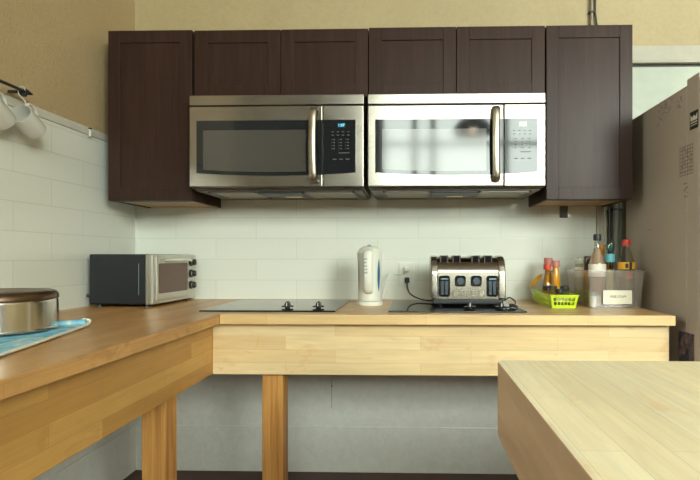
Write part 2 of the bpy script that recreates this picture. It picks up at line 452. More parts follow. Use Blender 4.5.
# ------------------------------------------------------------------ butcher block table in the foreground
t = thing('butcher_block_table', 'heavy pale maple chopping block table with worn striped top, standing in the foreground', 'table', (.75, -2.0, 0))
bm = B(); bx(bm, .162-.75, 1.55-.75, -2.36+2.0, -1.632+2.0, .752, .9, .006, 3)
top = obj('block_top', bm, M['island'], t)
top.data.materials.append(M['islandshade'])
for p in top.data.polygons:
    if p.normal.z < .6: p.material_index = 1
for x in (-.48, .70):
    for y in (-.27, .27): one('leg', M['islandshade'], t, x-.045, x+.045, y-.045, y+.045, 0, .753, bev=.004)

# ------------------------------------------------------------------ wall cabinets
def shaker(root, x0, x1, z0, z1, yb=-.33, r=.056):
    """shaker door: frame and recessed panel"""
    bm = B(); y0, y1 = yb-.021, yb-.001
    bx(bm, x0, x0+r, y0, y1, z0, z1, .0015); bx(bm, x1-r, x1, y0, y1, z0, z1, .0015)
    bx(bm, x0+r, x1-r, y0, y1, z1-r, z1, .0012); bx(bm, x0+r, x1-r, y0, y1, z0, z0+r, .0012)
    dr = obj('door', bm, M['cab'], root)
    one('door_panel', M['cab'], dr, x0+r-.002, x1-r+.002, y0+.006, y1-.003, z0+r-.002, z1-r+.002)
    return dr
def carcass(root, x0, x1, z0, z1, name='carcass'):
    bm = B(); t = .016
    bx(bm, x0, x0+t, -.33, 0, z0, z1, .001); bx(bm, x1-t, x1, -.33, 0, z0, z1, .001)
    bx(bm, x0+t, x1-t, -.33, 0, z1-t, z1); bx(bm, x0+t, x1-t, -.012, 0, z0+.02, z1)
    bx(bm, x0+t, x1-t, -.33, -.30, z0, z0+.02)
    o = obj('carcass', bm, M['cab'], root)
    one('bottom_panel', M['cabedge'], root, x0+t, x1-t, -.33+.003, -.001, z0+.004, z0+.018, label='unfinished light wood bottom panel')
    return o
ZT = 2.108
for x0, x1, z0, doors, lab in (
    (-1.365, -.985, 1.346, 1, 'tall one-door dark brown wall cabinet above the toaster oven'),
    (-.975, -.199, 1.802, 2, 'short two-door dark brown wall cabinet directly above the microwave with the lit cyan clock'),
    (-.197, .576, 1.802, 2, 'short two-door dark brown wall cabinet above the microwave with bright window reflections'),
    (.581, .955, 1.346, 1, 'tall one-door dark brown wall cabinet next to the refrigerator')):
    tall = doors == 1
    c0 = thing('wall_cabinet', lab, 'cabinet', ((x0+x1)/2, 0, z0), 0, 'dark wall cabinets in one row')
    h = (ZT if not (x0 < -.5 and not tall) else ZT-.003)-z0; hw = (x1-x0)/2
    carcass(c0, -hw, hw, 0, h)
    if tall: shaker(c0, -hw+.001, hw-.001, .001, h-.001, r=.054)
    else:
        shaker(c0, -hw+.001, -.0015, .001, h-.001); shaker(c0, .0015, hw-.001, .001, h-.001)
        

# ------------------------------------------------------------------ over-the-range microwaves
def microwave(x, lab, second):
    r = thing('microwave', lab, 'microwave', (x, 0, 1.386), 0, 'over-the-range microwaves')
    W = .381; H = .412; F = -.41
    bm = B(); bx(bm, -W+.004, W-.004, -.385, 0, .008, H-.002, .003)
    bx(bm, -W+.012, W-.012, -.36, -.002, 0, .02, .003)
    body = obj('body', bm, M['under'], r)
    # stainless vent strip across the top
    one('vent_strip', M['steel'], r, -W+.001, W-.001, F+.002, -.375, H-.045, H-.001, bev=.003)
    dx = W-.762*.233       # door / control split
    z0, z1 = .012, H-.049
    # curved glass band shape shared by door glass and control panel
    gx0, gx1 = -W+.034, W-.036
    def zb(xx): return .073-.022*(1-((xx-(gx0+gx1)/2)/((gx1-gx0)/2))**2)*.55-(0 if xx < 0 else 0)
    zt = H-.112
    def band(xa, xb, inset=0, n=16):
        pts = [(xa, zt-inset), (xb, zt-inset)][::-1]
        pts = [(xb, zt-inset), (xa, zt-inset)]
        for i in range(n+1):
            xx = xa+(xb-xa)*i/n; pts.append((xx, zb(xx)+inset))
        return pts
    bm = B(); bx(bm, -W+.001, dx-.001, F, -.385, z0, z1, .005, 3)
    door = obj('door', bm, M['steel'], r)
    bm = B(); prism(bm, band(gx0, dx-.002), F-.002, F+.006, 'y', .0006, 1)
    obj('door_glass', bm, M['glassblack'], door)
    wx0, wx1 = gx0+.03, dx-.075
    pts = [(wx1, zt-.042), (wx0, zt-.042)]
    for i in range(17):
        xx = wx0+(wx1-wx0)*i/16; pts.append((xx, zb(xx)+.016))
    bm = B(); prism(bm, pts, F-.0026, F, 'y')
    obj('window_screen', bm, M['glassdark'], door)
    hx = dx-.036
    bm = B()
    tube(bm, [(hx, F-.002, .035), (hx-.001, F-.030, .045), (hx-.003, F-.038, .10), (hx-.004, F-.041, .19), (hx-.003, F-.038, .28), (hx-.001, F-.030, .335), (hx, F-.002, .345)], .0165, 14, 6, ry=.008, up=(1, 0, 0))
    obj('door_handle', bm, M['steelv'], door)
    bm = B(); bx(bm, dx+.001, W-.001, F, -.385, z0, z1, .004, 3)
    cp = obj('control_panel', bm, M['steel'], r)
    bm = B(); prism(bm, band(dx+.003, gx1, 0, 6), F-.002, F+.006, 'y', .0006, 1)
    obj('keypad_glass', bm, M['glassblack'], cp)
    cx = (dx+gx1)/2+.008
    one('display', M['lcdpale'] if second else M['lcdbg'], cp, cx-.016, cx+.018, F-.0027, F, zt-.034, zt-.014)
    if not second: text('clock_digits', '1:07', .017, (cx+.001, F-.003, zt-.024), (math.radians(90), 0, 0), M['lcd'], cp)
    bm = B(); X = [cx-.036+.0225*i for i in range(4)]
    for j, zz in enumerate((.052, .066)):
        for xx in X: bx(bm, xx-.005, xx+.005, F-.0024, F, zt-zz-.0012, zt-zz+.0012)
    obj('function_legends', bm, M['key'], cp); bm = B()
    for j in range(4):
        for i in range(3):
            xx = cx-.030+.030*i; zz = zt-.085-.013*j; bx(bm, xx-.003, xx+.003, F-.0024, F, zz-.002, zz+.002)
            bx(bm, xx-.010, xx-.0085, F-.0023, F, zz-.003, zz+.003)
    obj('number_legends', bm, M['key'], cp); bm = B()
    bx(bm, cx-.010, cx+.036, F-.0024, F, zt-.144, zt-.1405)
    obj('option_legends', bm, M['key'], cp); bm = B()
    for i in range(3): bx(bm, cx-.036+.028*i, cx-.02+.028*i, F-.0024, F, zt-.172, zt-.168)
    obj('start_legends', bm, M['key'], cp)
    # underside: grease filters and hood lamp
    for xa, xb in ((-W+.075, -.115), (.115, W-.06)):
        bm = B()
        bx(bm, xa, xb, -.34, -.10, -.004, .001, .001)
        fl = obj('grease_filter', bm, M['filter'], r)
        bm = B()
        bx(bm, xa-.012, xb+.012, -.352, -.34, -.007, .001, .001); bx(bm, xa-.012, xb+.012, -.10, -.088, -.007, .001, .001)
        bx(bm, xa-.012, xa, -.352, -.088, -.007, .001, .001); bx(bm, xb, xb+.012, -.352, -.088, -.007, .001, .001)
        obj('filter_frame', bm, M['under'], fl)
    bm = B(); bx(bm, -.10, .10, -.355, -.21, -.009, .002, .003)
    lh = obj('lamp_housing', bm, M['black'], r)
    bm = B(); bx(bm, -.025, .055, -.20, -.13, -.0015, .001, .0005)
    obj('hood_lamp', bm, M['lamp'], r)
    return r
microwave(-.5925, 'left stainless microwave with dark window and lit cyan clock, above the bare hob', False)
microwave(.1835, 'right stainless microwave reflecting bright windows, mounted above the toaster', True)

# ------------------------------------------------------------------ hobs
def hob(x0, lab):
    r = thing('glass_hob', lab, 'hob', (x0, -.61, CT), 0, 'black glass two-knob hobs')
    bm = B(); bx(bm, 0, .54, 0, .50, 0, .006, .002)
    obj('glass_plate', bm, M['hob'], r)
    for kx in (.328, .456):
        bm = B()
        lathe(bm, [(0, .005), (.011, .005), (.010, .010), (.024, .011), (.025, .013), (.023, .015), (0, .016)], 28, Matrix.Translation((kx, .10, 0)))
        k = obj('knob', bm, M['black'], r)
        bm = B()
        prism(bm, [(-.010+kx, .013), (.010+kx, .013), (.010+kx, .022), (.006+kx, .031), (kx, .034), (-.006+kx, .031), (-.010+kx, .022)], .085, .115, 'y', .003, 2)
        obj('grip', bm, M['black'], k)
        bm = B(); bx(bm, kx-.0015, kx+.0015, .0835, .088, .014, .029, .0005); obj('grip_highlight', bm, M['white'], k)  # small white bar paints the highlight on the grip
    return r
hob(-.846, 'bare black glass hob with two knobs, between the toaster oven and the kettle')
hob(-.098, 'black glass hob with the stainless toaster standing on it')
HZ = CT+.0062

# ------------------------------------------------------------------ toaster oven
r = thing('toaster_oven', 'small black toaster oven with steel front and three knobs in the counter corner', 'toaster oven', (-1.243, -.2485, CT))
r.rotation_euler = (0, 0, math.radians(-1.5))
Wd, D2, Z0, Z1 = .140, .205, .013, .228
bm = B(); bx(bm, -Wd, Wd-.022, -D2, D2, Z0, Z1, .006, 3); 
obj('housing', bm, M['ovenside'], r)
one('side_slit', M['slate'], r, Wd-.062, Wd-.0600, -D2-.0008, -D2+.001, Z0+.04, Z1-.04)
bm = B(); bx(bm, Wd-.0215, Wd, -D2-.001, D2+.001, Z0-.002, Z1-.001, .005, 3); bx(bm, Wd-.03, Wd-.0215, -D2-.0015, -D2+.01, Z0, Z1-.003, .001)
fp = obj('front_frame', bm, M['ovensteel'], r)
dy = .105   # the door ends here, knob panel beyond
bm = B(); bx(bm, Wd-.001, Wd+.012, -D2+.012, dy, Z0+.014, Z1-.010, .004, 3)
dr = obj('door', bm, M['ovensteel'], r)
bm = B(); prism(bm, [(y, z) for y, z in rrect(-D2+.028, dy-.014, Z0+.044, Z1-.040, .008)], Wd+.0115, Wd+.0135, 'x')
obj('door_glass', bm, mat('oven_door_glass', lin(96, 66, 54), .1), dr)
bm = B(); tube(bm, [(Wd+.034, -D2+.03, Z1-.026), (Wd+.034, dy-.02, Z1-.026)], .007, 12, 0)
for yy in (-D2+.045, dy-.035): tube(bm, [(Wd+.01, yy, Z1-.026), (Wd+.034, yy, Z1-.026)], .005, 8, 0)
obj('door_handle', bm, M['chrome'], dr)
for i, zz in enumerate((.190, .134, .078)):
    m4 = Matrix.Translation((Wd, .153, zz)) @ Matrix.Rotation(math.radians(90), 4, 'Y')
    bm = B(); lathe(bm, [(0, 0), (.020, 0), (.020, .006), (.016, .008), (.0145, .024), (.012, .026), (0, .026)], 28, m4)
    k = obj('knob', bm, M['black'], r)
    bm = B(); lathe(bm, [(.0165, .0085), (.0175, .011), (.0165, .014), (.0155, .014), (.0155, .0085)], 28, m4); bx(bm, Wd+.024, Wd+.029, .150, .156, zz-.012, zz+.012, .001)
    obj('chrome_ring', bm, M['chrome'], k)
for xx in (-Wd+.03, Wd-.04):
    for yy in (-D2+.03, D2-.03):
        bm = B(); lathe(bm, [(0, 0), (.012, 0), (.010, .014), (0, .014)], 16, Matrix.Translation((xx, yy, 0))); obj('foot', bm, M['black'], r)
bm = B(); tube(bm, [(-Wd+.01, -D2+.01, .05), (-Wd-.010, -D2-.004, .05)], .006, 10, 0); obj('hinge_stub', bm, M['black'], r)

# ------------------------------------------------------------------ kettle
r = thing('electric_kettle', 'white plastic electric jug kettle with blue water gauges, against the tiled wall', 'kettle', (-.196, -.30, CT))
bm = B(); lathe(bm, [(0, 0), (.056, 0), (.058, .004), (.058, .014), (.054, .018), (0, .018)], 48); obj('base', bm, M['white'], r)
bm = B(); lathe(bm, [(0, .019), (.050, .019), (.053, .026), (.053, .06), (.0525, .12), (.054, .19), (.0565, .232), (.055, .238), (.052, .241), (0, .241)], 48); body = obj('body', bm, M['white'], r)
bm = B(); lathe(bm, [(.051, .2405), (.050, .246), (.043, .256), (.028, .264), (.012, .267), (0, .268)], 48); lid = obj('lid', bm, M['white'], r)
bm = B(); bx(bm, -.008, .008, -.034, -.018, .258, .271, .003); obj('lid_button', bm, M['slate'], lid)
bm = B(); tube(bm, [(0, -.045, .243), (0, -.074, .236), (0, -.087, .205), (0, -.088, .150), (0, -.083, .100), (0, -.070, .070), (0, -.048, .062)], .020, 16, 6, ry=.010, up=(1, 0, 0))
h = obj('handle', bm, M['white'], r)
for i in range(5):
    zz = .207-.0150*i; bm = B(); bx(bm, -.018, -.002, -.0990+abs(i-3.2)*.0006, -.088, zz-.0026, zz+.0026, .001); obj('grip_slot', bm, M['slate'], h)
for a, m_, wdt in ((-38, M['blue'], .0055), (-150, M['slate'], .004)):
    bm = B(); n = 20
    b = bmesh.new(); L_, R_ = [], []
    for i in range(n+1):
        t_ = i/n; zz = .062+.145*t_; ww = wdt*math.sin(math.pi*t_)**.7+.0003
        rad = .0545+.0012*(t_-.4)
        for sgn, lst in ((-1, L_), (1, R_)):
            an = math.radians(a)+sgn*ww/.054*1.35; lst.append(b.verts.new((rad*math.cos(an), rad*math.sin(an), zz)))
    for i in range(n): b.faces.new((L_[i], R_[i], R_[i+1], L_[i+1]))
    bmesh.ops.recalc_face_normals(b, faces=b.faces[:]); merge(bm, b); obj('water_gauge', bm, m_, r)
bm = B(); prism(bm, [(-.016, .242), (-.012, .205), (0, .192), (.012, .205), (.016, .242)], .048, .078, 'y', .004, 2); obj('spout', bm, M['white'], r)

bm = B(); tube(bm, [(.020, .050, .008), (.050, .12, .02), (.058, .19, .08), (.075, .2965, .135), (.11, .2965, .126), (.150, .290, .128), (.162, .272, .150)], .003, 8, 8); cd = obj('power_cord', bm, M['white'], r)
bm = B(); bx(bm, .151, .175, .262, .2905, .140, .166, .005, 2); obj('plug', bm, M['white'], cd)

# ------------------------------------------------------------------ wall outlet, plugs and cords
r = thing('power_outlet', 'white double wall socket plate on the tiles between the kettle and the toaster', 'outlet', (-.033, 0, 1.008))
bm = B(); bx(bm, -.040, .040, -.006, 0, -.061, .061, .003, 3); obj('cover_plate', bm, M['white'], r)
for zz in (.026, -.026):
    bm = B(); prism(bm, rrect(-.017, .017, zz-.015, zz+.015, .008), -.0085, -.004, 'y', .0008, 1); sk = obj('socket', bm, M['white'], r)
    bm = B(); bx(bm, -.008, -.006, -.0088, -.008, zz-.004, zz+.006); bx(bm, .006, .008, -.0088, -.008, zz-.004, zz+.006); obj('socket_slots', bm, M['ink'], sk)
# ------------------------------------------------------------------ toaster
r = thing('toaster', 'four-slot stainless toaster with two lever windows and round dials, on the black hob', 'toaster', (.235, -.30, HZ))
hw = .150
prof = [(-.112, .028), (-.110, .06), (-.104, .140), (-.095, .172), (-.079, .194), (-.052, .207), (0, .212), (.052, .207), (.079, .194), (.095, .172), (.104, .140), (.110, .06), (.112, .028)]
bm = B(); prism(bm, prof, -hw+.020, hw-.020, 'x'); obj('shell', bm, mat('steel_dark_reflection', lin(132, 120, 110), .14, 1), r)  # steel darkened to paint in the dark reflection on the roof
for s in (-1, 1):
    bm = B(); pr = [(y*1.045, .022+(z-.022)*1.025) for y, z in prof]
    prism(bm, pr, s*(hw-.022), s*(hw+.010), 'x', .007, 3); obj('end_cap', bm, M['steel'], r)
bm = B(); bx(bm, -hw+.0, hw-.0, -.110, .110, .008, .030, .004); base = obj('base', bm, M['black'], r)
for sx in (-1, 1):
    for sy in (-1, 1):
        bm = B(); lathe(bm, [(0, 0), (.010, 0), (.012, .010), (0, .010)], 14, Matrix.Translation((sx*.12, sy*.085, 0))); obj('foot', bm, M['black'], r)
def yf(z): return -.112+(z-.028)*.008/.112-.0006
TF = Matrix.Translation((0, 0, 0))
# steel front panel
bm = B(); prism(bm, [(-.1135, .030), (-.1050, .144), (-.1030, .144), (-.1115, .030)], -hw+.022, hw-.022, 'x', .0006, 1); fr = obj('front_panel', bm, M['panel'], r)
for xx in (-.102, .102):
    bm = B(); prism(bm, rrect(xx-.024, xx+.024,   .040, .130, .010), -.1170, -.102, 'y', .001, 1); lw = obj('lever_window', bm, M['blackgloss'], r)
    bm = B(); bx(bm, xx-.015, xx-.002, -.118, -.115, .048, .118, .001); bx(bm, xx+.002, xx+.015, -.118, -.115, .048, .118, .001); obj('window_insert', bm, M['bluegrey'], lw)
    bm = B(); bx(bm, xx-.017, xx+.017, -.127, -.115, .108, .121, .004, 2); obj('lever', bm, M['bluegrey'], lw)
for xx in (-.034, .034):
    bm = B(); prism(bm, rrect(xx-.023, xx+.023, .084, .130, .011), -.1160, -.102, 'y', .001, 1); dl = obj('dial', bm, M['blackgloss'], r)
    bm = B(); lathe(bm, [(0, .009), (.015, .009), (.017, .006), (.017, 0)], 24, Matrix.Translation((xx, -.1155, .107)) @ Matrix.Rotation(math.radians(90), 4, 'X')); obj('dial_cap', bm, M['bluegrey'], dl)
for s in (-1, 1):
    bm = B(); lathe(bm, [(0, .006), (.0105, .006), (.0125, 0)], 24, Matrix.Translation((s*.055, -.112, .054)) @ Matrix.Rotation(math.radians(90), 4, 'X')); obj('button', bm, M['steelv'], r)
    for k in range(3):
        bm = B(); bx(bm, s*.023-.010, s*.023+.010, -.1175, -.110, .043+.009*k, .049+.009*k, .001); obj('button', bm, M['steelv'], r)
for xx in (-.102, -.048, .034, .088):
    bm = B(); bx(bm, xx-.019, xx+.019, -.084, .078, .180, .2150, .003); sl = obj('slot', bm, M['blackgloss'], r)
    bm = B()
    for s in (-1, 1): bx(bm, xx+s*.015-.0025, xx+s*.015+.0025, -.087, .080, .184, .2175, .001)
    for k in range(5): bx(bm, xx-.013, xx+.013, -.078+k*.036, -.075+k*.036, .19, .2165, .0005)
    obj('bread_guide', bm, M['chrome'], sl)

tt = Matrix.Translation((-.268, .27, .98-HZ))
bm = B(); tube(bm, [(.002, -.004, -.012), (.004, -.012, -.035), (.016, -.06, -.062), (.05, -.12, -.080), (.10, -.20, -.086), (.150, -.215, -.083)], .0035, 8, 8, mtx=tt); cd = obj('power_cord', bm, M['black'], r)
bm = B(); bx(bm, -.010, .014, -.016, .0205, -.014, .012, .004, 2, tt); obj('plug', bm, M['black'], cd)
bm = B(); tube(bm, [(p[0]-.235, p[1]+.30, p[2]) for p in ((.375, -.30, .014), (.405, -.31, .016), (.425, -.33, .030), (.437, -.40, .018), (.415, -.47, .006), (.405, -.455, .006), (.402, -.47, .012), (.415, -.50, .005), (.43, -.48, .005), (.412, -.44, .012), (.405, -.49, .006), (.38, -.515, .005))], .0032, 8, 8); obj('cord_coil', bm, M['black'], r)

# ------------------------------------------------------------------ upturned pot on tea towel
r = thing('tea_towel', 'crumpled light blue tea towel with pale hem under the upturned pot', 'towel', (-1.12, -1.30, CT))
P00 = Vector((.232, -.246)); P10 = Vector((.107, .262)); P01 = Vector((-.20, -.40)); P11 = Vector((-.20, .16))
bm = B(); n = 28; grid = []
for i in range(n+1):
    row = []
    for j in range(n+1):
        s, t_ = i/n, j/n
        p = (P00*(1-s)+P10*s)*(1-t_)+(P01*(1-s)+P11*s)*t_
        z = .004+.0022*math.sin(s*17+t_*5)*(1-t_)+.0015*math.sin(t_*21+s*6)
        if t_ > .2: z = .003
        if s > .86: z += ((s-.86)/.14)**1.4*.012*(1-t_)
        row.append(bm.verts.new((p.x, p.y, max(z, .0015))))
    grid.append(row)
for i in range(n):
    for j in range(n): bm.faces.new((grid[i][j], grid[i+1][j], grid[i+1][j+1], grid[i][j+1]))
bmesh.ops.recalc_face_normals(bm, faces=bm.faces[:])
bmesh.ops.solidify(bm, geom=bm.faces[:], thickness=.0015)
obj('cloth', bm, M['cloth'], r)
bm = B()
tube(bm, [(P00.x, P00.y-.03, .005), (P00.x-.030, P00.y+.12, .006), (P00.x-.06, P00.y+.25, .007), (P00.x-.095, P00.y+.38, .006), (P10.x+.004, P10.y-.02, .008), (P10.x-.003, P10.y+.004, .018), (P10.x-.02, P10.y-.006, .022)], .0042, 8, 6)
obj('hem', bm, M['white'], r)
bm = B()
tube(bm, [(P10.x-.004, P10.y-.012, .014), (P10.x-.05, P10.y-.024, .012), (P10.x-.11, P10.y-.045, .010)], .010, 12, 6, ry=.013)
obj('rolled_corner', bm, M['cloth'], r)

PR = .155
r = thing('cooking_pot', 'upturned stainless steel pot with brown stained base, on the blue tea towel', 'pot', (-1.208, -1.170, CT+.0072))
bm = B(); lathe(bm, [(PR-.003, .004), (PR+.003, 0), (PR+.004, .003), (PR, .008), (PR-.001, .080), (PR-.003, .088), (PR-.006, .091), (0, .091)], 96)
obj('pot_wall', bm, M['potsteel'], r)
bm = B(); lathe(bm, [(PR-.001, .087), (PR+.001, .091), (PR-.001, .102), (PR-.007, .109), (PR-.018, .1125), (PR-.030, .112), (PR-.034, .1105), (.09, .1105), (.086, .112), (.08, .1105), (.045, .1105), (.04, .1115), (.034, .1105), (0, .110)], 96)
obj('pot_base', bm, M['potbase'], r)

# ------------------------------------------------------------------ mug rail and mugs
r = thing('mug_rail', 'black metal rail with end bracket on the tan stucco wall above the tile edge', 'rail', (XL, -1.3, 1.684))
bm = B(); tube(bm, [(.052, -.8, 0), (.052, .475, 0)], .0055, 12, 0); obj('bar', bm, M['black'], r)
for yy in (.468, -.6):
    bm = B(); prism(bm, [(-.007, -.005), (.030, -.006), (.044, -.018), (.056, -.018), (.062, 0), (.056, .007), (.030, .004), (-.007, .004)], yy-.006, yy+.006, 'y', .002, 2); obj('bracket', bm, M['black'], r)
bm = B(); lathe(bm, [(0, 0), (.011, 0), (.009, .012), (.003, .034), (0, .036)], 16, Matrix.Translation((.052, .470, 0)) @ Matrix.Rotation(math.radians(-90), 4, 'X')); obj('finial', bm, M['black'], r)
def mug(loc, lab, yaw):
    # local: axis z (opening up), handle toward +x; turned so the handle hangs uppermost
    rt = thing('mug', lab, 'mug', loc, 0, 'white mugs hanging from the rail')
    zax = Vector((.08+yaw, -.90, .40)).normalized(); xax = (Vector((0, .25, 1))-zax*Vector((0, .25, 1)).dot(zax)).normalized(); yax = zax.cross(xax)
    mt = Matrix((xax, yax, zax)).transposed(); rt.rotation_euler = mt.to_euler()
    bm = B(); lathe(bm, [(0, -.051), (.031, -.051), (.035, -.047), (.0365, -.02), (.037, .047), (.0355, .049), (.034, .047), (.0335, -.02), (.031, -.043), (0, -.044)], 40)
    obj('cup', bm, M['ceramic'], rt)
    bm = B(); tube(bm, [(.035, 0, .028), (.054, 0, .030), (.066, 0, .012), (.064, 0, -.010), (.050, 0, -.026), (.0335, 0, -.028)], .0045, 10, 6, ry=.0065); obj('handle', bm, M['ceramic'], rt)
    return rt
mug((-1.352, -.850, 1.569), 'hanging white mug nearest the rail end, seen whole', 0)
mug((-1.356, -.985, 1.569), 'hanging white mug cut off by the left picture edge', .05)
def hook(y, lab):
    bm = B(); tube(bm, [(.012, 0, -.001), (.009, 0, .009), (0, 0, .0125), (-.010, 0, .008), (-.012, 0, -.01), (.0, .0, -.026), (.012, 0, -.040), (.012, 0, -.052), (.004, 0, -.060), (-.006, 0, -.055)], .0017, 8, 6)
    o = obj('s_hook', bm, M['ceramic']); tag(o, lab, 'hook', 'wire hooks on the mug rail', (XL+.052, y, 1.684-.0)); return o
hook(-.846, 'thin wire hook on the black rail above the whole white mug')
hook(-.981, 'thin wire hook on the black rail above the cut-off white mug')
bm = B(); bx(bm, XL+.0122, XL+.020, -.408, -.396, 1.622, 1.655, .002); o = obj('wall_clip', bm, M['white']); 
o.data.transform(Matrix.Translation((-XL, .402, -1.62))); tag(o, 'tiny white clip with dark tip on the grey trim beside the tall cabinet', 'clip', loc=(XL, -.402, 1.62))
one('clip_tip', M['ink'], o, .0122, .0215, -.007, .007, .0345, .040, bev=.001)

# ------------------------------------------------------------------ conduits and pipes
def conduit(name, pts, rad, m, lab, cat, group=None, br=()):
    base = Vector(pts[-1]); rt = thing(name, lab, cat, base, 0, group)
    bm = B(); tube(bm, [Vector(p)-base for p in pts], rad, 12, 6); obj('tube', bm, m, rt)
    for z in br:
        bm = B(); bx(bm, -rad-.006, rad+.006, -rad-.004, -base.y+.0075, z-base.z-.004, z-base.z+.004, .001); obj('bracket', bm, M['pipedark'], rt)
    return rt
conduit('wall_conduit', [(.893, -.012, 4.1), (.893, -.012, 3.0), (.893, -.012, 2.5), (.893, -.012, 2.115)], .0075, M['conduit'], 'straight galvanised conduit running up the tan wall from the tall right cabinet', 'conduit', br=(2.32,))
conduit('wall_cable', [(.913, -.006, 4.1), (.913, -.006, 3.0), (.912, -.006, 2.36), (.913, -.006, 2.32), (.921, -.006, 2.25), (.929, -.02, 2.115)], .0045, M['pipedark'], 'thin dark cable bending beside the galvanised conduit above the tall right cabinet', 'cable')
conduit('wall_pipe', [(1.000, -.048, 2.0), (1.000, -.048, 1.5), (1.000, -.048, 1.2), (1.000, -.048, .0)], .019, M['pipe'], 'thick grey-green vertical pipe between the door casing and the refrigerator', 'pipe', br=(1.33,))
conduit('wall_pipe', [(.974, -.032, 2.0), (.974, -.032, 1.5), (.974, -.032, 1.2), (.974, -.032, .882)], .0065, M['pipedark'], 'thin dark vertical pipe beside the thick grey-green pipe', 'pipe', br=(1.325,))
bm = B(); bx(bm, .736, .775, -.014, 0, 1.292, 1.362, .003); bx(bm, .752, .757, -.016, -.013, 1.298, 1.303, .001)
o = obj('junction_box', bm, mat('grey_box_plastic', lin(92, 92, 92), .5)); o.data.transform(Matrix.Translation((-.755, 0, -1.327))); tag(o, 'small dark grey box on the tiles under the tall right cabinet', 'box', loc=(.755, 0, 1.327))

# ------------------------------------------------------------------ refrigerator
FX = 1.03
r = thing('refrigerator', 'tall beige-grey refrigerator seen from its scuffed side at the right end of the counter', 'refrigerator', (FX, -.09, 0))
oy = .09
bm = B(); bx(bm, 0, .78, -.652+oy, -.09+oy, .03, 1.742, .003); obj('cabinet_body', bm, M['fridge'], r)
bm = B(); bx(bm, 0, .78, -.736+oy, -.6525+oy, .03, 1.764, .003); obj('front_collar', bm, M['fridge'], r)
bm = B(); bx(bm, .001, .78, -.82+oy, -.740+oy, .05, 1.748, .008, 3); dr = obj('door', bm, M['fridgedoor'], r)
bm = B(); tube(bm, [(.70, -.82+oy, .9), (.70, -.865+oy, .93), (.70, -.865+oy, 1.37), (.70, -.82+oy, 1.40)], .011, 10, 0); obj('door_handle', bm, M['fridgedoor'], dr)
for x in (.06, .72):
    for y in (-.6+oy, -.15+oy): bm = B(); lathe(bm, [(0, 0), (.02, 0), (.02, .035), (0, .035)], 12, Matrix.Translation((x, y, 0))); obj('foot', bm, M['black'], r)
# black square badge with a light crown-like mark and stripes
def sd(bm, y0, y1, z0, z1, th=.0012): bx(bm, -th, .0005, y0+oy, y1+oy, z0, z1)
bm = B(); sd(bm, -.733, -.676, 1.567, 1.632); bd = obj('badge', bm, M['ink'], r)
bm = B(); prism(bm, [(-.727+oy, 1.598), (-.682+oy, 1.598), (-.682+oy, 1.622), (-.693+oy, 1.609), (-.7045+oy, 1.618), (-.716+oy, 1.609), (-.727+oy, 1.622)], -.0018, -.001, 'x')
bx(bm, -.0018, -.001, -.727+oy, -.682+oy, 1.589, 1.593); bx(bm, -.0018, -.001, -.727+oy, -.682+oy, 1.580, 1.583); obj('badge_mark', bm, M['fridgedoor'], bd)
bm = B()
for k in range(9): sd(bm, -.695, -.600, 1.405+k*.0135, 1.408+k*.0135, .0006)
for k in range(6): sd(bm, -.696+k*.0185, -.694+k*.0185, 1.405, 1.515, .0006)
for k in range(40):
    yy = -.692+random.random()*.085; zz = 1.41+random.random()*.098; sd(bm, yy, yy+.007, zz, zz+.003, .0006)
obj('printed_table', bm, M['fadeink'], r)
bm = B()
for k in range(10):
    t_ = random.random()*6.28; rr = .004+random.random()*.012; yy = -.645+rr*math.cos(t_); zz = 1.345+rr*1.3*math.sin(t_); sd(bm, yy-.004, yy+.004, zz-.002, zz+.002, .0006)
sd(bm, -.655, -.625, 1.372, 1.376, .0006); sd(bm, -.66, -.635, 1.322, 1.325, .0006)
obj('printed_symbol', bm, M['fadeink'], r)
bm = B()
for k in range(26):
    yy = -.42-random.random()*.2; zz = 1.735-random.random()*.09*(1 if yy > -.5 else .8); l = .003+random.random()*.012
    m4 = Matrix.Translation((-.0002, yy+oy, zz)) @ Matrix.Rotation(random.uniform(-1, 1), 4, 'X'); bx(bm, -.0004, .0004, -l, l, -.0009, .0009, mtx=m4)
for y0, l in ((-.36, .03), (-.31, .012)): sd(bm, y0, y0+l, 1.214, 1.2155, .0004)
obj('scuff_marks', bm, M['mark'], r)
bm = B(); bx(bm, -.002, 0, -.055, .055, -.19, 0, .0004); o = obj('picture_sheet', bm, M['floral']); tag(o, 'dark floral picture sheet stuck low on the refrigerator side beside the counter end', 'picture', loc=(FX-.0003, -.650, .812))

